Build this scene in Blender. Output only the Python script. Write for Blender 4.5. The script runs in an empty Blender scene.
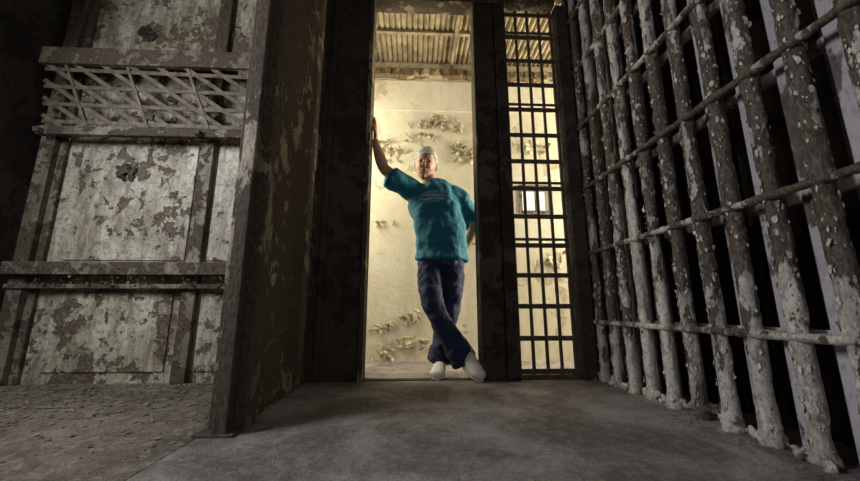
import bpy, bmesh, math, random
from mathutils import Vector, Matrix, noise
random.seed(7)
scene=bpy.context.scene
scene.view_settings.view_transform='Standard'

# ---------------- materials ----------------
def new_mat(name):
    m=bpy.data.materials.new(name); m.use_nodes=True
    nt=m.node_tree; nt.nodes.clear()
    out=nt.nodes.new('ShaderNodeOutputMaterial'); b=nt.nodes.new('ShaderNodeBsdfPrincipled')
    nt.links.new(b.outputs[0],out.inputs[0])
    return m,nt,b
def N(nt,t,**k):
    n=nt.nodes.new(t)
    for a,v in k.items(): setattr(n,a,v)
    return n
def ramp(nt,src,stops):
    r=nt.nodes.new('ShaderNodeValToRGB'); e=r.color_ramp.elements
    while len(e)<len(stops): e.new(.5)
    for i,(p,c) in enumerate(stops):
        e[i].position=p; e[i].color=(c,c,c,1) if isinstance(c,(int,float)) else (*c,1)
    nt.links.new(src,r.inputs[0]); return r.outputs[0]
def noi(nt,co,scale,detail=8,rough=.6,dist=0):
    n=N(nt,'ShaderNodeTexNoise'); n.inputs['Scale'].default_value=scale; n.inputs['Detail'].default_value=detail
    n.inputs['Roughness'].default_value=rough; n.inputs['Distortion'].default_value=dist
    nt.links.new(co,n.inputs['Vector']); return n.outputs['Fac']
def mixc(nt,f,a,b,mode='MIX'):
    m=N(nt,'ShaderNodeMix',data_type='RGBA',blend_type=mode)
    for i,v in ((0,f),(6,a),(7,b)):
        if isinstance(v,(int,float)): m.inputs[i].default_value=v
        elif isinstance(v,tuple): m.inputs[i].default_value=(*v,1)
        else: nt.links.new(v,m.inputs[i])
    return m.outputs[2]
def math_(nt,op,a,b=0.0):
    m=N(nt,'ShaderNodeMath',operation=op)
    for i,v in ((0,a),(1,b)):
        if isinstance(v,(int,float)): m.inputs[i].default_value=v
        else: nt.links.new(v,m.inputs[i])
    return m.outputs[0]
def peel(name,paint,paint2,under,under2,scale=6,thr=.5,rough=.6,bump=.5,stretch=(1,1,1),lowwhite=0.0,metal=0.0,stain=0.0,staincol=(.10,.07,.04),fine=0.55):
    m,nt,b=new_mat(name)
    tc=N(nt,'ShaderNodeTexCoord'); mp=N(nt,'ShaderNodeMapping'); mp.inputs['Scale'].default_value=stretch
    nt.links.new(tc.outputs['Object'],mp.inputs[0]); co=mp.outputs[0]
    n1=noi(nt,co,scale,10,.68,.3); n2=noi(nt,co,scale*.28,4,.5); n3=noi(nt,co,scale*7,6,.7)
    s=math_(nt,'ADD',math_(nt,'MULTIPLY',n1,.65),math_(nt,'MULTIPLY',n2,.35))
    if lowwhite:
        sp=N(nt,'ShaderNodeSeparateXYZ'); nt.links.new(tc.outputs['Object'],sp.inputs[0])
        lw=ramp(nt,sp.outputs[2],[(0,lowwhite),(.6,0.0)])
        s=math_(nt,'SUBTRACT',s,lw)
    mask=ramp(nt,s,[(thr-.012,0),(thr+.012,1)])
    pc=mixc(nt,ramp(nt,n2,[(.35,0),(.65,1)]),paint,paint2)
    if stain:
        mp2=N(nt,'ShaderNodeMapping'); mp2.inputs['Scale'].default_value=(1,1,.22); nt.links.new(tc.outputs['Object'],mp2.inputs[0])
        st=noi(nt,mp2.outputs[0],scale*1.1,9,.7,.6)
        pc=mixc(nt,ramp(nt,st,[(.42,0),(.62,stain)]),pc,staincol)
        blot=noi(nt,tc.outputs['Object'],scale*3.2,9,.75)
        pc=mixc(nt,ramp(nt,blot,[(.50,0),(.60,stain*.8)]),pc,staincol)
    uc=mixc(nt,ramp(nt,n3,[(.4,0),(.6,1)]),under,under2)
    col=mixc(nt,mask,pc,uc)
    col=mixc(nt,ramp(nt,n3,[(.3,fine),(.5,0)]),col,under)
    nt.links.new(col,b.inputs['Base Color'])
    nt.links.new(ramp(nt,mask,[(0,rough),(1,min(1,rough+.3))]),b.inputs['Roughness']); b.inputs['Metallic'].default_value=metal
    h=math_(nt,'ADD',math_(nt,'MULTIPLY',mask,-.6),math_(nt,'MULTIPLY',n3,.5))
    bp=N(nt,'ShaderNodeBump'); bp.inputs['Strength'].default_value=bump; bp.inputs['Distance'].default_value=.012
    nt.links.new(h,bp.inputs['Height']); nt.links.new(bp.outputs[0],b.inputs['Normal'])
    return m
def plain(name,c,rough=.7,c2=None,scale=20,bump=.2,metal=0,dist=.004):
    m,nt,b=new_mat(name); tc=N(nt,'ShaderNodeTexCoord'); n=noi(nt,tc.outputs['Object'],scale)
    c2=c2 or tuple(x*.7 for x in c)
    nt.links.new(mixc(nt,ramp(nt,n,[(.35,0),(.65,1)]),c,c2),b.inputs['Base Color'])
    b.inputs['Roughness'].default_value=rough; b.inputs['Metallic'].default_value=metal
    bp=N(nt,'ShaderNodeBump'); bp.inputs['Strength'].default_value=bump; bp.inputs['Distance'].default_value=dist
    nt.links.new(n,bp.inputs['Height']); nt.links.new(bp.outputs[0],b.inputs['Normal'])
    return m

M_bars=peel('peeling_white_bars',(.64,.62,.56),(.40,.38,.35),(.032,.024,.017),(.12,.092,.068),13,.478,.40,1,(1,1,.4),.10,.0,stain=.65,staincol=(.075,.055,.038))
M_slats=peel('slats_grey',(.42,.40,.43),(.28,.265,.29),(.06,.048,.04),(.12,.10,.09),7,.53,.6,.6,(1,1,.5))
M_panel=peel('painted_steel_panel',(.62,.60,.49),(.42,.40,.31),(.055,.04,.025),(.16,.125,.08),9,.545,.27,.9,stain=.8,staincol=(.12,.095,.06))
M_frame=peel('frame_steel',(.25,.225,.17),(.15,.13,.09),(.035,.025,.016),(.09,.068,.045),9,.49,.5,.7,stain=.7,staincol=(.045,.032,.021))
M_strap=plain('strap_steel',(.17,.14,.095),.6,(.06,.045,.028),22,.5)
M_rust=peel('rusted_brown_plate',(.40,.34,.23),(.23,.18,.115),(.032,.022,.013),(.085,.058,.036),9,.45,.55,.8,stain=.7,staincol=(.055,.037,.023))
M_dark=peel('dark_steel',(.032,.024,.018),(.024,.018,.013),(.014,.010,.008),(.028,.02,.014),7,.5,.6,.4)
M_gate=plain('gate_steel',(.09,.065,.04),.6,(.035,.025,.016),25,.3)
M_post=peel('post_steel',(.34,.29,.20),(.17,.135,.09),(.028,.02,.013),(.078,.055,.035),10,.465,.5,.9,(1,1,.5),stain=.7,staincol=(.05,.034,.02))
M_plaster=peel('yellow_plaster',(.84,.80,.66),(.76,.70,.54),(.60,.54,.41),(.46,.40,.28),3.4,.585,.8,.8,stain=.30,staincol=(.48,.41,.27),fine=.2)
M_flake=plain('plaster_flake',(.60,.55,.40),.8,(.28,.23,.14),18,.4)
M_ledge=peel('crumbling_ledge',(.45,.37,.24),(.30,.23,.13),(.12,.08,.04),(.2,.14,.08),12,.48,.8,1)
M_corr=plain('corrugated_metal',(.36,.30,.19),.6,(.13,.095,.055),9,.4)
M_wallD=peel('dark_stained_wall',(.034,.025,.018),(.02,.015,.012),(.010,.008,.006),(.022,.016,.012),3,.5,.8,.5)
M_ceil=plain('ceiling_paint',(.06,.05,.042),.9)

def floor_mat(name,base,dark,light):
    m,nt,b=new_mat(name); tc=N(nt,'ShaderNodeTexCoord'); co=tc.outputs['Object']
    n1=noi(nt,co,2.2,9,.66,.6); n2=noi(nt,co,22,9,.72); n3=noi(nt,co,110,3,.7); n4=noi(nt,co,5.5,10,.75,.3)
    c=mixc(nt,ramp(nt,n1,[(.40,0),(.58,1)]),base,dark)
    c=mixc(nt,ramp(nt,n4,[(.50,0),(.58,.6)]),c,dark)
    c=mixc(nt,ramp(nt,n2,[(.5,0),(.66,.5)]),c,light)
    c=mixc(nt,ramp(nt,n3,[(.36,.8),(.46,0)]),c,tuple(x*.45 for x in dark))
    nt.links.new(c,b.inputs['Base Color']); 
    nt.links.new(ramp(nt,n1,[(.3,.5),(.7,.85)]),b.inputs['Roughness'])
    bp=N(nt,'ShaderNodeBump'); bp.inputs['Strength'].default_value=.9; bp.inputs['Distance'].default_value=.012
    nt.links.new(math_(nt,'ADD',n2,math_(nt,'MULTIPLY',n3,.4)),bp.inputs['Height']); nt.links.new(bp.outputs[0],b.inputs['Normal'])
    return m
M_floor=floor_mat('worn_concrete',(.30,.28,.275),(.12,.10,.09),(.40,.38,.37))
M_floorL=floor_mat('dusty_cell_floor',(.22,.195,.16),(.08,.063,.045),(.42,.38,.32))

# ---------------- geometry helpers ----------------
def box(bm,x0,x1,y0,y1,z0,z1,rot=None,piv=None):
    vs=[bm.verts.new((x,y,z)) for x in (x0,x1) for y in (y0,y1) for z in (z0,z1)]
    for f in ((0,1,3,2),(4,6,7,5),(0,4,5,1),(2,3,7,6),(0,2,6,4),(1,5,7,3)): bm.faces.new([vs[i] for i in f])
    return vs
def beam(bm,a,b,w,t,up=Vector((0,1,0))):
    a=Vector(a);b=Vector(b);d=(b-a).normalized(); s=d.cross(up).normalized(); u=s.cross(d)
    vs=[]
    for p in (a,b):
        for i,j in ((-1,-1),(1,-1),(1,1),(-1,1)): vs.append(bm.verts.new(p+s*i*w/2+u*j*t/2))
    for f in ((3,2,1,0),(4,5,6,7),(0,1,5,4),(1,2,6,5),(2,3,7,6),(3,0,4,7)): bm.faces.new([vs[i] for i in f])
def cr(p0,p1,p2,p3,t):
    return [.5*((2*b)+(-a+c)*t+(2*a-5*b+4*c-d)*t*t+(-a+3*b-3*c+d)*t**3) for a,b,c,d in zip(p0,p1,p2,p3)]
def tube(bm,pts,n=20,ref=(1,0,0),sub=6,jit=0,layer=0):
    pts=[tuple(p) if len(p)==5 else (*p,p[3]) for p in pts]
    P=[]
    for i in range(len(pts)-1):
        a=pts[max(i-1,0)];b=pts[i];c=pts[i+1];d=pts[min(i+2,len(pts)-1)]
        for k in range(sub): P.append(cr(a,b,c,d,k/sub))
    P.append(list(pts[-1])); ref=Vector(ref); rings=[]
    for i,p in enumerate(P):
        q0=Vector(P[max(i-1,0)][:3]);q1=Vector(P[min(i+1,len(P)-1)][:3]); t=(q1-q0).normalized()
        u=(ref-t*ref.dot(t)).normalized(); v=t.cross(u); c=Vector(p[:3]); r=[]
        for k in range(n):
            an=2*math.pi*k/n; cc,ss=math.cos(an),math.sin(an)
            j=1+ (random.uniform(-jit,jit) if jit else 0)
            if layer:
                q=c+u*p[3]*cc+v*p[4]*ss; q.z*=.5
                nv=noise.noise(q*26)+.5*noise.noise(q*60)
                j+=layer*(.5 if nv>.02 else -.5)
            r.append(bm.verts.new(c+u*p[3]*cc*j+v*p[4]*ss*j))
        rings.append((r,c,t,p))
    for (r0,*_),(r1,*_) in zip(rings,rings[1:]):
        for k in range(n): bm.faces.new([r0[k],r0[(k+1)%n],r1[(k+1)%n],r1[k]])
    for (r,c,t,p),s in ((rings[0],-1),(rings[-1],1)):
        e=bm.verts.new(c+t*s*min(p[3],p[4])*.45)
        for k in range(n):
            bm.faces.new([r[k],r[(k+1)%n],e] if s>0 else [r[(k+1)%n],r[k],e])
def obj(name,bm,mat,smooth=False,bevel=0,parent=None,recalc=True):
    if recalc: bmesh.ops.recalc_face_normals(bm,faces=bm.faces)
    me=bpy.data.meshes.new(name); bm.to_mesh(me); bm.free()
    if smooth:
        for p in me.polygons: p.use_smooth=True
    me.materials.append(mat); o=bpy.data.objects.new(name,me); scene.collection.objects.link(o)
    if bevel:
        b=o.modifiers.new('bevel','BEVEL'); b.width=bevel; b.segments=2; b.limit_method='ANGLE'
    if parent: o.parent=parent
    return o
def empty(name):
    e=bpy.data.objects.new(name,None); scene.collection.objects.link(e); return e
def rivet(bm,x,y,z,r=.008):
    m=Matrix.Translation((x,y,z)); bmesh.ops.create_icosphere(bm,subdivisions=2,radius=r,matrix=m)

CZ=3.05
# ---------------- room shell ----------------
bm=bmesh.new(); box(bm,-.80,3.6,-2,3.3,-.2,0); obj('floor',bm,M_floor)
bm=bmesh.new(); box(bm,-2.75,-.825,-2,3.3,-.2,-.012); box(bm,-.825,-.80,-2,3.3,-.2,-.07); obj('floor_cell',bm,M_floorL)
bm=bmesh.new(); box(bm,-2.85,3.6,-2,2.42,CZ,CZ+.1); obj('ceiling',bm,M_ceil)
bm=bmesh.new(); x=-1.5; prev=None
while x<3.6:
    z=CZ+.02+.011*math.sin(x/.052*2*math.pi)
    cur=[bm.verts.new((x,y,z)) for y in (2.40,3.4)]+[bm.verts.new((x,y,z+.05)) for y in (2.40,3.4)]
    if prev:
        bm.faces.new([prev[0],cur[0],cur[1],prev[1]]); bm.faces.new([prev[2],prev[3],cur[3],cur[2]])
    prev=cur; x+=.0065
box(bm,-1.5,3.6,2.84,2.875,CZ-.02,CZ+.01)
box(bm,.36,.39,2.55,3.3,CZ-.03,CZ+.008)
obj('ceiling_corridor',bm,M_corr,smooth=False)
bm=bmesh.new()
box(bm,-1.5,1.06,3.3,3.45,0,2.85); box(bm,1.36,3.6,3.3,3.45,0,2.85); box(bm,1.06,1.36,3.3,3.45,0,1.42); box(bm,1.06,1.36,3.3,3.45,1.68,2.85)
box(bm,-1.5,3.6,3.31,3.45,2.85,3.15); box(bm,-1.5,3.6,3.292,3.30,2.50,2.84)
obj('wall_back',bm,M_plaster)
bm=bmesh.new()
for i in range(100):
    x=-1.5+i*.051; h=random.uniform(-.012,.012); box(bm,x,x+.052,3.24+random.uniform(-.008,.008),3.32,2.875+h,2.955+random.uniform(-.01,.01))
obj('trim_3',bm,M_ledge,bevel=.004)
bm=bmesh.new()
box(bm,1.06,1.36,3.29,3.33,1.40,1.43);box(bm,1.06,1.36,3.29,3.33,1.67,1.70);box(bm,1.04,1.07,3.29,3.33,1.40,1.70);box(bm,1.35,1.38,3.29,3.33,1.40,1.70);box(bm,1.205,1.215,3.3,3.32,1.43,1.67)
obj('window_1',bm,M_frame)
bm=bmesh.new(); box(bm,-1.6,-1.5,2.58,3.45,0,3.2); obj('wall_corridor_left',bm,M_plaster)
bm=bmesh.new(); box(bm,3.6,3.7,-2,3.45,0,3.2); obj('wall_corridor_right',bm,M_plaster)
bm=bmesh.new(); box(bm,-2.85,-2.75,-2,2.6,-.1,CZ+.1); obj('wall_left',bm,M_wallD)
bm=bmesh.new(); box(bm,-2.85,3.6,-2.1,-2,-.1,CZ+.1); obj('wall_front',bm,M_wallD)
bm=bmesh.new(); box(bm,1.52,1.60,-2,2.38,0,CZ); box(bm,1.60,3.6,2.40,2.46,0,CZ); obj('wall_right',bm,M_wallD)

# ---------------- left panelled cell wall ----------------
e=empty('steel_cell_wall')
Y=2.5
bm=bmesh.new(); box(bm,-2.75,-.78,Y,Y+.08,-.19,CZ+.02)
for (x0,x1,z0,z1) in ((-2.44,-1.62,.80,1.66),(-2.44,-1.66,.06,.58),(-2.40,-1.60,2.36,3.0),(-1.47,-.86,.80,1.66),(-1.47,-.86,.06,.58),(-1.47,-.86,2.36,3.0)):
    box(bm,x0,x1,Y-.012,Y+.01,z0,z1)
obj('sheet_panels',bm,M_panel,bevel=.004,parent=e)
bm=bmesh.new()
box(bm,-2.70,-2.60,Y-.07,Y,-.01,CZ); box(bm,-1.585,-1.49,Y-.05,Y,-.01,CZ); box(bm,-.86,-.78,Y-.05,Y,-.01,CZ)
box(bm,-2.60,-2.55,Y-.03,Y,-.01,CZ)
box(bm,-2.70,-.78,Y-.13,Y,.69,.775); box(bm,-2.70,-.78,Y-.09,Y,.60,.63)
zt,zb=2.19,1.70; yt,yb=Y-.20,Y-.13
box(bm,-2.66,-.78,Y-.15,Y-.11,1.67,1.735) 
box(bm,-2.66,-.78,Y-.23,Y-.19,2.17,2.30); box(bm,-2.66,-.78,Y-.19,Y,2.27,2.30)
for z in (1.67,2.23):
    for x in (-2.64,-1.56,-.9): box(bm,x,x+.04,Y-.19,Y,z,z+.035)
for zz in [i*.12+.1 for i in range(24)]:
    rivet(bm,-2.65,Y-.07,zz); rivet(bm,-1.54,Y-.05,zz,.006)
for xx in [-2.55+i*.12 for i in range(14)]: rivet(bm,xx,Y-.13,.73,.007)
obj('frame_rails',bm,M_frame,bevel=.005,parent=e)
bm=bmesh.new()
def lp(x,z):
    t=(z-zb)/(zt-zb); return (x,yb+(yt-yb)*t,z)
for i in range(16):
    x=-3.4+i*.19
    x0,z0,x1,z1=x,zt,x+.75,zb
    if x0<-2.64: z0=zt-(-2.64-x0)/.75*(zt-zb); x0=-2.64
    if x1>-.8: z1=zt-(-.8-x)/.75*(zt-zb); x1=-.8
    if x0<x1 and z0>zb: beam(bm,lp(x0,z0),lp(x1,z1),.028,.008)
for k in range(4):
    z=zb+.05+k*.125
    beam(bm,lp(-2.64,z+.02),lp(-.8,z-.01),.028,.008)
for i in range(4):
    x=-2.5+i*.42
    beam(bm,lp(x+.18,zb),lp(x,zt),.018,.02)
obj('lattice_straps',bm,M_strap,parent=e)
bm=bmesh.new()
for cx,cz,r in ((-2.13,1.45,.055),(-2.07,1.44,.04),(-2.15,2.62,.05),(-2.11,2.58,.035),(-2.3,1.90,.03),(-1.9,1.82,.04),(-1.75,1.96,.035),(-2.15,2.02,.03),(-1.68,2.08,.045),(-1.55,2.02,.05),(-1.62,1.9,.03)):
    yc=Y-.02 if cz<1.6 or cz>2.4 else Y-.15
    v=bmesh.ops.create_icosphere(bm,subdivisions=3,radius=r,matrix=Matrix.Translation((cx,yc,cz)))['verts']
    for q in v:
        q.co.y=(q.co.y-yc)*.35+yc
        d=noise.noise(q.co*30)*.9+noise.noise(q.co*70)*.7; q.co.x+=(q.co.x-cx)*d; q.co.z+=(q.co.z-cz)*d
obj('rust_holes',bm,M_dark,parent=e)
bm=bmesh.new()
for i in range(420):
    x=random.uniform(-2.6,-1.0); z=random.choice((.66,.66,1.68,1.8,2.18))+random.uniform(-.04,.02); s=random.uniform(.004,.022)
    y=Y-random.uniform(.08,.13)-(.07 if z>2 else 0)
    p=[Vector((x+random.uniform(-s,s),y+random.uniform(-.01,.01),z+random.uniform(-s,s))) for _ in range(4)]
    v=[bm.verts.new(q) for q in p]
    for f in ((0,1,2),(0,3,1),(1,3,2),(0,2,3)): bm.faces.new([v[j] for j in f])
obj('rust_flakes',bm,M_rust,parent=e)

# ---------------- left partition & door post ----------------
bm=bmesh.new(); box(bm,-.77,-.70,1.56,2.42,0,CZ)
box(bm,-.70,-.688,1.62,1.68,0,CZ)
for zz in [i*.1+.05 for i in range(30)]: rivet(bm,-.688,1.65,zz,.006)
obj('wall_partition_left',bm,M_rust)
bm=bmesh.new()
box(bm,-.80,-.66,1.50,1.515,0,CZ); box(bm,-.80,-.785,1.515,1.62,0,CZ); box(bm,-.675,-.66,1.515,1.60,0,CZ); box(bm,-.755,-.70,1.44,1.50,0,CZ)
for zz in [i*.14+.08 for i in range(21)]: rivet(bm,-.775,1.50,zz,.007); rivet(bm,-.68,1.50,zz,.007)
obj('steel_door_post',bm,M_post,bevel=.004)
bm=bmesh.new(); box(bm,-.82,-.67,1.43,1.60,0,.010); obj('trim_1',bm,M_post,bevel=.003)
bm=bmesh.new(); box(bm,-.79,-.374,2.42,2.54,-.01,CZ); box(bm,-.66,-.62,2.395,2.42,0,2.94)
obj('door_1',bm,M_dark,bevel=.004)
bm=bmesh.new(); box(bm,-.372,-.340,2.40,2.556,0,2.94); box(bm,-.372,1.14,2.40,2.54,2.94,CZ); obj('door_frame',bm,M_post,bevel=.004)
bm=bmesh.new(); box(bm,-.34,.455,2.44,2.50,0,.006); obj('trim_2',bm,M_rust,bevel=.002)
bm=bmesh.new(); box(bm,.47,.70,2.42,2.53,0,2.938); box(bm,.62,.71,2.395,2.42,0,2.938)
for zz in [i*.12+.07 for i in range(24)]: rivet(bm,.665,2.395,zz,.008)
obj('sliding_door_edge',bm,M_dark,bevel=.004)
bm=bmesh.new(); box(bm,.452,.468,2.40,2.55,0,2.94); obj('trim_4',bm,M_post,bevel=.003)
bm=bmesh.new()
for i in range(5):
    x=.725+i*.098; tube(bm,[(x,2.47,.01,.013),(x,2.47,2.93,.013)],n=8,sub=1)
for i in range(14):
    z=.05+i*.218; box(bm,.712,1.13,2.452,2.462,z-.017,z+.017); 
    if i in (4,6,9,12): box(bm,.712,1.13,2.452,2.462,z+.035,z+.055)
box(bm,.712,1.13,2.44,2.50,0,.03)
obj('barred_gate',bm,M_gate,bevel=.002)
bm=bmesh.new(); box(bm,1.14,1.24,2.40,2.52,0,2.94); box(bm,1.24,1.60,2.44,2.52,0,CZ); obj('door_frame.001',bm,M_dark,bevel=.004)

# ---------------- right wall of bars ----------------
ew=empty('cell_bar_wall')
bm=bmesh.new()
XB=1.26; DY=.155
yb_=[1.12+DY*i for i in range(-13,9)]
for y in yb_:
    pts=[]; near=y>.5
    K=260 if near else 40
    for k in range(K+1):
        z=k*CZ/K; r=.028+.003*noise.noise(Vector((y*7,0,z*7)))+(.010*max(0,1-z/.08))
        pts.append((XB+.003*noise.noise(Vector((z*3,y*5,0))),y+.004*noise.noise(Vector((z*2,y*9,3))),z,r,r))
    tube(bm,pts,n=28 if near else 12,sub=1,jit=.015,layer=.13 if near else 0)
RZ=(.38,.856,1.33,1.81,2.28,2.75)
for z in RZ:
    tube(bm,[(XB-.022,-1,z,.017,.015),(XB-.022,.7,z,.018,.015),(XB-.022,2.38,z,.017,.015)],n=14,sub=90,jit=.03,layer=.2)
for y in yb_:
    for _ in range(9):
        c=Vector((XB+random.uniform(-.045,.03),y+random.uniform(-.05,.05),random.uniform(.0,.05)))
        v=bmesh.ops.create_icosphere(bm,subdivisions=2,radius=random.uniform(.008,.022),matrix=Matrix.Translation(c))['verts']
        for q in v: q.co=c+(q.co-c)*(1+1.1*noise.noise(q.co*60)); q.co.z=max(q.co.z,0)
obj('bars',bm,M_bars,smooth=True,parent=ew)
bm=bmesh.new()
for y in yb_:
    box(bm,1.32,1.33,y+.035,y+.115,0,CZ); box(bm,1.39,1.40,y-.035,y+.02,0,CZ)
for z in RZ: box(bm,1.335,1.36,-1,2.38,z-.022,z+.022)
obj('flat_bar_screen',bm,M_slats,bevel=.003,parent=ew)
bm=bmesh.new()
for i in range(3000):
    y=random.choice([q for q in yb_ if q>.7]); z=random.random()**1.2*2.4; a=random.uniform(math.pi*.6,math.pi*1.6); s=.003+.010*random.random()**3
    c=Vector((XB+.0305*math.cos(a),y+.0305*math.sin(a),z)); nrm=Vector((math.cos(a),math.sin(a),0)); tt=Vector((-math.sin(a),math.cos(a),0)); rot=random.uniform(0,6.28)
    k=random.choice((5,6,7)); lift=random.uniform(.1,.8); la=random.uniform(0,6.28); v=[]
    for j in range(k):
        an=rot+j*6.28/k; rr=s*random.uniform(.45,1.25); du=rr*math.cos(an)*.7; dv=rr*math.sin(an)*1.4
        l=max(0,(math.cos(an-la)))**2*s*lift
        v.append(bm.verts.new(c+tt*du+Vector((0,0,dv))+nrm*(l+.0005)))
    bm.faces.new(v)
M_chip=plain('paint_chip',(.58,.56,.50),.6,(.26,.23,.20),30)
obj('paint_chips',bm,M_chip,parent=ew)

# ---------------- plaster flakes on back wall ----------------
bm=bmesh.new()
def flake(cx,cz,L,W,ang,lift):
    n=7; rows=[]
    for i in range(n):
        t=i/(n-1); row=[]
        w=W*(math.sin(math.pi*(.12+.76*t)))*(1+.5*noise.noise(Vector((cx*9+i,cz*5,0))))
        for s in (-1,-.3,.3,1):
            lx=s*w+.5*W*noise.noise(Vector((i*1.3,cx*7,s))); lz=(t-.5)*L
            yy=3.298-lift*(t**2)*(1+.3*s)-.003
            X=cx+lx*math.cos(ang)-lz*math.sin(ang); Z=cz+lx*math.sin(ang)+lz*math.cos(ang)
            row.append(bm.verts.new((X,yy,Z)))
        rows.append(row)
    for a,b in zip(rows,rows[1:]):
        for k in range(3): bm.faces.new([a[k],a[k+1],b[k+1],b[k]])
spots=[(-.26,2.05,28,.13),(.12,2.33,14,.08),(.27,2.37,14,.09),(.42,2.30,10,.06),(.16,2.2,8,.05),(.52,2.0,20,.10),(.45,2.1,10,.06),(.47,1.1,8,.07),(-.32,1.3,5,.05),(-.27,.30,8,.06),(-.03,.38,8,.06),(-.06,.17,12,.08),(-.28,.08,8,.07),(1.2,2.1,10,.1),(1.3,.9,10,.1)]
for cx,cz,n,sp in spots:
    for _ in range(n):
        flake(cx+random.gauss(0,sp*.9),cz+random.gauss(0,sp*.45),random.uniform(.03,.11),random.uniform(.008,.024),random.uniform(0,6.28),random.uniform(.008,.04))
o=obj('peeling_plaster',bm,M_flake,smooth=True)
s=o.modifiers.new('s','SOLIDIFY'); s.thickness=.003

# ---------------- debris ----------------
bm=bmesh.new()
def chip(x,y,z,s):
    c=Vector((x,y,z)); v=[]
    a0=random.random()*6.28
    for k in range(4):
        a=a0+k*1.57; r=s*random.uniform(.5,1.1); v.append(bm.verts.new(c+Vector((r*math.cos(a),r*math.sin(a),random.uniform(0,s*.5)))))
    t=bm.verts.new(c+Vector((0,0,s*random.uniform(.2,.7))))
    for k in range(4): bm.faces.new([v[k],v[(k+1)%4],t])
    bm.faces.new(v[::-1])
for i in range(2600):
    y=2.45-abs(random.gauss(0,.5)); x=random.uniform(-2.65,-.86)
    if y<.6: continue
    chip(x,y,-.011,random.choice((.003,.004,.006,.009,.016)))
for i in range(500):
    chip(1.2-abs(random.gauss(0,.07)),random.uniform(.7,2.35),.001,random.uniform(.002,.010))
for i in range(800): chip(random.uniform(-.65,1.1),random.uniform(.8,2.4),.001,random.uniform(.001,.004))
obj('floor_debris',bm,plain('debris',(.24,.21,.17),.9,(.07,.055,.04),15))

# ---------------- man ----------------
man=empty('man')
def skinmat():
    m,nt,b=new_mat('skin'); tc=N(nt,'ShaderNodeTexCoord'); n=noi(nt,tc.outputs['Object'],35)
    nt.links.new(mixc(nt,n,(.42,.24,.16),(.33,.175,.115)),b.inputs['Base Color']); b.inputs['Roughness'].default_value=.5
    b.inputs['Subsurface Weight'].default_value=.05; return m
M_skin=skinmat()
def remesh(o,v,sm=4):
    r=o.modifiers.new('r','REMESH'); r.mode='VOXEL'; r.voxel_size=v; r.use_smooth_shade=True
    if sm:
        s=o.modifiers.new('sm','SMOOTH'); s.iterations=sm; s.factor=.5
bm=bmesh.new()
HS=1.10
HC=Vector((.080,2.62,1.605)); HR=Matrix.Rotation(math.radians(6),3,'Y')@Matrix.Rotation(math.radians(-6),3,'Z')@Matrix.Rotation(math.radians(8),3,'X')
def H(p): return HC+HR@(Vector(p)*HS)
v=bmesh.ops.create_uvsphere(bm,u_segments=48,v_segments=36,radius=1)['verts']
for q in v:
    x,y,z=q.co
    X=x*.076;Yy=y*.094;Z=z*.118
    if z<0:
        t=-z; X*=1-.27*t*t; 
        if y<0: Yy*=1-.02*t
        else: Yy*=1-.45*t
        if z<-.5 and y<0: Yy-=.012*(t-.5)*2
    if y<-.3 and abs(z)<.9: Yy+=.006*max(0,1-abs(z))
    for sx in (-1,1):
        d=math.hypot((X-sx*.031)*.8,Z-.004)
        if y<0: Yy+=.012*math.exp(-(d/.012)**2)
    if y<0: Yy-=.007*math.exp(-((Z-.026)/.010)**2)*max(0,1-abs(X)/.06)
    if y<0:
        for sx in (-1,1): Yy-=.006*math.exp(-(math.hypot(X-sx*.04,Z+.03)/.02)**2)
    q.co=H((X,Yy,Z))
def lt(pts,**k): tube(bm,[(*H(p[:3]),*p[3:]) for p in pts],**k)
lt([(0,-.084,.018,.008),(0,-.098,-.008,.011),(0,-.108,-.026,.015),(0,-.094,-.034,.012)],n=12)
lt([(-.022,-.082,-.058,.005),(0,-.090,-.056,.008),(.022,-.082,-.058,.005)],n=10,ref=(0,0,1))
lt([(-.020,-.082,-.070,.005),(0,-.089,-.071,.008),(.020,-.082,-.070,.005)],n=10,ref=(0,0,1))
lt([(0,-.070,-.10,.02),(0,-.078,-.105,.018)],n=10)
for sx in (-1,1):
    lt([(sx*.076,.012,-.035,.008,.010),(sx*.083,.016,-.010,.009,.016),(sx*.086,.020,.015,.008,.018),(sx*.080,.012,.032,.006,.010)],n=12)
    lt([(sx*.047,-.072,.006,.003),(sx*.031,-.0815,.0125,.0045),(sx*.015,-.078,.007,.003)],n=8,ref=(0,0,1))
    lt([(sx*.046,-.072,.000,.003),(sx*.031,-.080,-.0055,.0035),(sx*.016,-.078,.000,.003)],n=8,ref=(0,0,1))
tube(bm,[(.09,2.645,1.56,.062,.066),(.115,2.65,1.47,.064,.066),(.14,2.655,1.42,.10,.075),(.15,2.65,1.34,.17,.10),(.17,2.65,1.15,.16,.10),(.2,2.65,.92,.155,.10)])
A=[(.0,2.65,1.385,.058),(-.10,2.595,1.44,.054),(-.20,2.545,1.495,.047),(-.245,2.52,1.53,.043),(-.272,2.51,1.60,.043),(-.298,2.505,1.68,.034),(-.312,2.50,1.745,.026,.028)]
tube(bm,A)
B=[(.31,2.65,1.385,.058),(.38,2.69,1.30,.055),(.45,2.725,1.20,.048),(.485,2.745,1.14,.044),(.462,2.77,1.07,.043),(.425,2.79,1.00,.034),(.395,2.80,.965,.026,.028)]
tube(bm,B)
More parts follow.
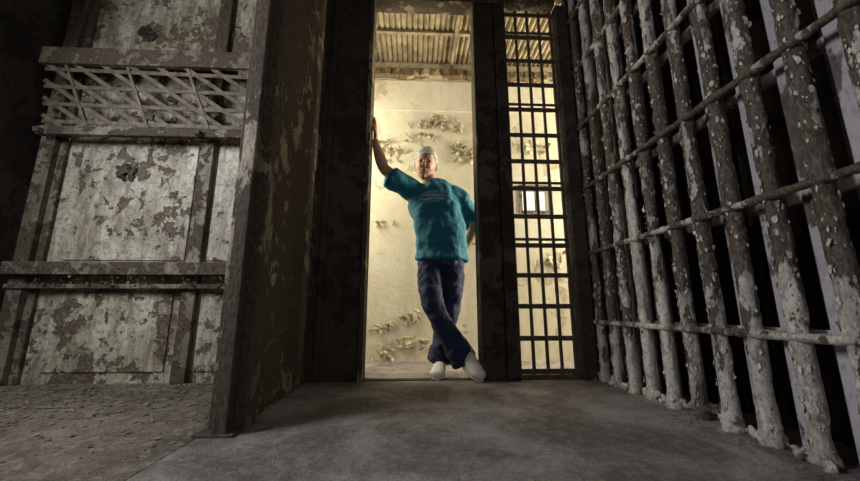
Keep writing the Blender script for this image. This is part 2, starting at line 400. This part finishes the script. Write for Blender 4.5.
def hand(w,d,nrm,side,curl=.25,spread=.06):
    d=Vector(d).normalized(); nrm=Vector(nrm); nrm=(nrm-d*nrm.dot(d)).normalized(); s=d.cross(nrm).normalized()*side; w=Vector(w)
    P=lambda a,b,c:w+d*a+s*b+nrm*c
    def T(l,**k): tube(bm,[(*P(*q[:3]),*q[3:]) for q in l],**k,ref=s)
    T([(-.02,0,0,.026,.02),(.02,0,0,.033,.016),(.06,0,0,.041,.014),(.095,0,0,.041,.012)],n=16)
    for i,L in enumerate((.072,.082,.076,.060)):
        b=(i-1.5)*.0215; sp=(i-1.5)*spread
        a0=.088 - (.006 if i==3 else 0); c=0; ang=0; pts=[(a0,b,0,.0095)]
        for j,f in enumerate((.45,.32,.23)):
            ang+=curl*(1+.3*j); a0+=L*f*math.cos(ang); c-=L*f*math.sin(ang); b+=L*f*sp
            pts.append((a0,b,c,(.0088,.008,.0068)[j]))
        T(pts,n=10,sub=4)
    T([(.018,-.024,0,.014),(.045,-.048,-.006,.012),(.070,-.062,-.014,.0105),(.090,-.068,-.022,.008)],n=10,sub=4)
hand((-.314,2.50,1.755),(-.05,-.04,1),(1,0.25,0),1,.07,.12)
hand((.39,2.80,.955),(-.85,-.05,-.5),(.2,1,0),1,.35,.05)
LA=[(.115,2.645,.88),(.115,2.605,.66),(.140,2.555,.475),(.245,2.535,.29),(.352,2.565,.115)]
LB=[(.285,2.66,.88),(.285,2.66,.66),(.265,2.67,.46),(.222,2.685,.28),(.19,2.675,.09)]
for L in (LA,LB): tube(bm,[(*p,r) for p,r in zip(L,(.075,.07,.05,.045,.036))])
o=obj('body',bm,M_skin,smooth=True,parent=man); remesh(o,.0035,2)
M_eye=plain('eye_white',(.42,.39,.36),.35,bump=0); M_iris=plain('iris_dark',(.03,.02,.015),.2,bump=0)
for mt,nm,r,off in ((M_eye,'eyes',.0115,-.0675),(M_iris,'irises',.0062,-.0738)):
    bm=bmesh.new()
    for sx in (-1,1): bmesh.ops.create_icosphere(bm,subdivisions=3,radius=r,matrix=Matrix.Translation(H((sx*.031,off,.003))))
    obj(nm,bm,mt,smooth=True,parent=man)
bm=bmesh.new(); lt2=lambda pts,**k: tube(bm,[(*H(p[:3]),*p[3:]) for p in pts],**k)
lt2([(-.021,-.088,-.064,.002),(0,-.0965,-.0635,.0028),(.021,-.088,-.064,.002)],n=8,ref=(0,0,1))
obj('mouth_line',bm,plain('lip',(.16,.06,.05),.5,bump=0),smooth=True,parent=man)
# short white hair: fuller on top, running down the temples to the ears
def hairline(x,y):
    hl=.62 if y<-.55 else (.62-(y+.55)*.95 if y<.2 else -.13-(y-.2)*.45)
    hl-=.42*max(0,abs(x)-.35)
    if abs(x)>.8 and -.1<y<.25: hl=max(hl,.15)
    return hl+.12*noise.noise(Vector((x*5,y*5,2)))
bm=bmesh.new()
v=bmesh.ops.create_uvsphere(bm,u_segments=64,v_segments=48,radius=1)['verts']; kill=[]
for q in v:
    x,y,z=q.co.copy(); hl=hairline(x,y)
    if z<hl-.12: kill.append(q)
    g=min(1,max(-.3,(z-hl)*3.0))
    th=1+.12*g+.06*max(g,0)*(noise.noise(Vector((x*6,y*3,z*6)))+.6*noise.noise(Vector((x*20,y*6,z*20))))
    q.co=H((x*.076*th,y*.094*th,z*.118*th))
bmesh.ops.delete(bm,geom=kill,context='VERTS')
for sx in (-1,1):
    lt2([(sx*.048,-.078,.026,.003,.004),(sx*.03,-.092,.031,.004,.005),(sx*.014,-.094,.027,.003,.004)],n=8,ref=(0,0,1))
cnt=0
while cnt<3200:
    p=Vector((random.gauss(0,1),random.gauss(0,1),random.gauss(0,1))).normalized()
    if p.z<hairline(p.x,p.y)-.03: continue
    cnt+=1
    g=min(1,max(0,(p.z-hairline(p.x,p.y))*3.0)); base=1+.09*g
    flow=Vector((p.x*.5+.35+random.uniform(-.4,.4),.6,-.35-p.z*.1+random.uniform(-.35,.35))); flow=(flow-p*flow.dot(p)).normalized()
    L=random.uniform(.14,.34); side=p.cross(flow)*.014; prev=None
    for k in range(4):
        t=k/3; c=(p+flow*L*t).normalized()*(base+.09*math.sin(t*2.4)+.01); w=side*(1-.85*t)
        a=c-w; b_=c+w
        pr=[bm.verts.new(H((u.x*.076,u.y*.094,u.z*.118))) for u in (a,b_)]
        if prev: bm.faces.new([prev[0],prev[1],pr[1],pr[0]])
        prev=pr
M_hair=plain('white_hair',(.80,.78,.74),.6,(.62,.60,.57),60,.3)
o=obj('hair',bm,M_hair,smooth=True,parent=man,recalc=False)
def shirtmat():
    m,nt,b=new_mat('teal_tshirt'); tc=N(nt,'ShaderNodeTexCoord'); co=tc.outputs['Object']
    n=noi(nt,co,6); c=mixc(nt,n,(.003,.10,.16),(.006,.155,.23))
    sp=N(nt,'ShaderNodeSeparateXYZ'); nt.links.new(co,sp.inputs[0])
    dx=math_(nt,'DIVIDE',math_(nt,'SUBTRACT',sp.outputs[0],.135),.11); dz=math_(nt,'DIVIDE',math_(nt,'SUBTRACT',sp.outputs[2],1.31),.055)
    rr=math_(nt,'ADD',math_(nt,'MULTIPLY',dx,dx),math_(nt,'MULTIPLY',dz,dz))
    ins=ramp(nt,rr,[(.6,1),(1.0,0)]); fr=math_(nt,'LESS_THAN',sp.outputs[1],2.60)
    w=N(nt,'ShaderNodeTexWave',wave_type='BANDS',bands_direction='Z'); w.inputs['Scale'].default_value=13; w.inputs['Distortion'].default_value=9; w.inputs['Detail'].default_value=2
    nt.links.new(co,w.inputs[0]); ink=ramp(nt,w.outputs['Fac'],[(.45,.12),(.6,.6)])
    msk=math_(nt,'MULTIPLY',math_(nt,'MULTIPLY',ins,fr),ink)
    nt.links.new(mixc(nt,msk,c,(.30,.46,.50)),b.inputs['Base Color']); b.inputs['Roughness'].default_value=.85
    n2=noi(nt,co,9,3,.5,1.2); bp=N(nt,'ShaderNodeBump'); bp.inputs['Strength'].default_value=.7; bp.inputs['Distance'].default_value=.03
    nt.links.new(n2,bp.inputs['Height']); nt.links.new(bp.outputs[0],b.inputs['Normal']); return m
bm=bmesh.new()
tube(bm,[(.205,2.65,.835,.205,.14),(.205,2.65,.93,.200,.14),(.195,2.645,1.06,.20,.145),(.175,2.645,1.18,.205,.14),(.155,2.65,1.30,.21,.13),(.15,2.655,1.38,.185,.112),(.14,2.655,1.43,.13,.085),(.12,2.652,1.465,.075,.07)],n=32,sub=8)
tube(bm,[(.04,2.65,1.355,.09,.09),(-.03,2.635,1.395,.09),(-.11,2.59,1.425,.088),(-.185,2.55,1.46,.092),(-.20,2.543,1.468,.092)],n=20)
tube(bm,[(.27,2.65,1.37,.085,.09),(.34,2.67,1.34,.085),(.41,2.70,1.25,.080),(.455,2.73,1.175,.086),(.46,2.732,1.165,.086)],n=20)
o=obj('tshirt',bm,shirtmat(),smooth=True,parent=man); remesh(o,.008,5)
tx=bpy.data.textures.new('folds','CLOUDS'); tx.noise_scale=.11; tx.noise_depth=1
d=o.modifiers.new('d','DISPLACE'); d.texture=tx; d.strength=.04; d.mid_level=.5; d.texture_coords='LOCAL'
bm=bmesh.new()
tube(bm,[(.20,2.65,.97,.165,.115),(.20,2.65,.88,.178,.125),(.20,2.65,.80,.172,.12),(.20,2.65,.75,.12,.09)],n=28)
for L,rs in ((LA,(.095,.092,.077,.076,.098)),(LB,(.095,.092,.076,.076,.098))):
    tube(bm,[(*p,r) for p,r in zip(L,rs)],n=24)
o=obj('jeans',bm,plain('navy_denim',(.006,.013,.048),.8,(.011,.024,.08),9,.5,dist=.02),smooth=True,parent=man); remesh(o,.007,4)
tx2=bpy.data.textures.new('folds2','CLOUDS'); tx2.noise_scale=.07
d=o.modifiers.new('d','DISPLACE'); d.texture=tx2; d.strength=.028; d.mid_level=.5; d.texture_coords='LOCAL'
def shoe(bmU,bmS,M):
    b2=bmesh.new(); tube(b2,[(0,y,z,a,b) for y,z,a,b in [(.11,.045,.034,.035),(.09,.052,.042,.047),(.02,.058,.045,.052),(-.06,.046,.050,.042),(-.13,.036,.052,.032),(-.165,.030,.038,.022)]],n=20)
    tube(b2,[(0,.06,.05,.038,.045),(0,.06,.115,.036,.044)],n=16)
    for q in b2.verts: q.co.z=max(q.co.z,.012)
    for k in range(4): beam(b2,(-.022,-.055+k*.024,.088+k*.008),(.022,-.055+k*.024,.088+k*.008),.006,.008,Vector((0,0,1)))
    bmesh.ops.transform(b2,matrix=M,verts=b2.verts); me=bpy.data.meshes.new('t'); b2.to_mesh(me); b2.free(); bmU.from_mesh(me)
    b2=bmesh.new(); outl=[]
    for k in range(32):
        a=2*math.pi*k/32; y=-.03+.150*math.sin(a); w=.048+.007*math.cos((y+.1)*18)
        outl.append((w*math.copysign(abs(math.cos(a))**.7,math.cos(a)),y))
    lo=[b2.verts.new((x,y,0)) for x,y in outl]; hi=[b2.verts.new((x*1.02,y,.028)) for x,y in outl]
    for k in range(32): b2.faces.new([lo[k],lo[(k+1)%32],hi[(k+1)%32],hi[k]])
    b2.faces.new(lo[::-1]); b2.faces.new(hi)
    bmesh.ops.transform(b2,matrix=M,verts=b2.verts); me=bpy.data.meshes.new('t'); b2.to_mesh(me); b2.free(); bmS.from_mesh(me)
u=bmesh.new(); s_=bmesh.new()
shoe(u,s_,Matrix.Translation((.185,2.615,0))@Matrix.Rotation(math.radians(-12),4,'Z'))
Rx=Matrix.Rotation(math.radians(24),4,'X')
shoe(u,s_,Matrix.Translation((.372,2.52,.073))@Matrix.Rotation(math.radians(22),4,'Z')@Rx)
obj('shoe_uppers',u,plain('white_leather',(.82,.80,.76),.6,(.64,.62,.59),30),smooth=True,parent=man)
obj('shoe_soles',s_,plain('sole_rubber',(.74,.72,.69),.7,(.54,.52,.49),30),parent=man)

# ---------------- lights ----------------
def area(name,loc,tgt,size,power,col,sy=None):
    l=bpy.data.lights.new(name,'AREA'); l.energy=power; l.color=col; l.size=size
    if sy: l.shape='RECTANGLE'; l.size_y=sy
    o=bpy.data.objects.new(name,l); scene.collection.objects.link(o); o.location=loc
    o.rotation_euler=(Vector(tgt)-Vector(loc)).to_track_quat('-Z','Y').to_euler(); return o
area('cell_window_light',(-2.6,.55,1.9),(1.2,1.35,.4),.7,76,(.98,.96,.98),.9)
area('corridor_light_warm',(2.9,2.95,1.9),(0.2,3.05,1.4),.7,185,(1,.89,.66),1.8)
area('corridor_light_low',(-1.2,2.9,2.0),(1.0,3.0,1.2),.6,42,(1,.91,.70),1.2)
area('rear_fill_light',(1.0,-1.6,2.2),(-.3,2,.9),1.2,19,(1,.95,.88))  # added ambient fill behind the camera, lifts the partition and shaded floor
w=bpy.data.worlds.new('world'); scene.world=w; w.use_nodes=True
w.node_tree.nodes['Background'].inputs[0].default_value=(1,.95,.80,1); w.node_tree.nodes['Background'].inputs[1].default_value=1.2

# ---------------- camera ----------------
cam=bpy.data.cameras.new('camera'); co=bpy.data.objects.new('camera',cam); scene.collection.objects.link(co)
cam.sensor_width=36; cam.lens=347/860*36; cam.clip_start=.02
co.location=(0,0,.47); co.rotation_euler=(math.radians(90+11.1),0,math.radians(-2.5))
scene.camera=co
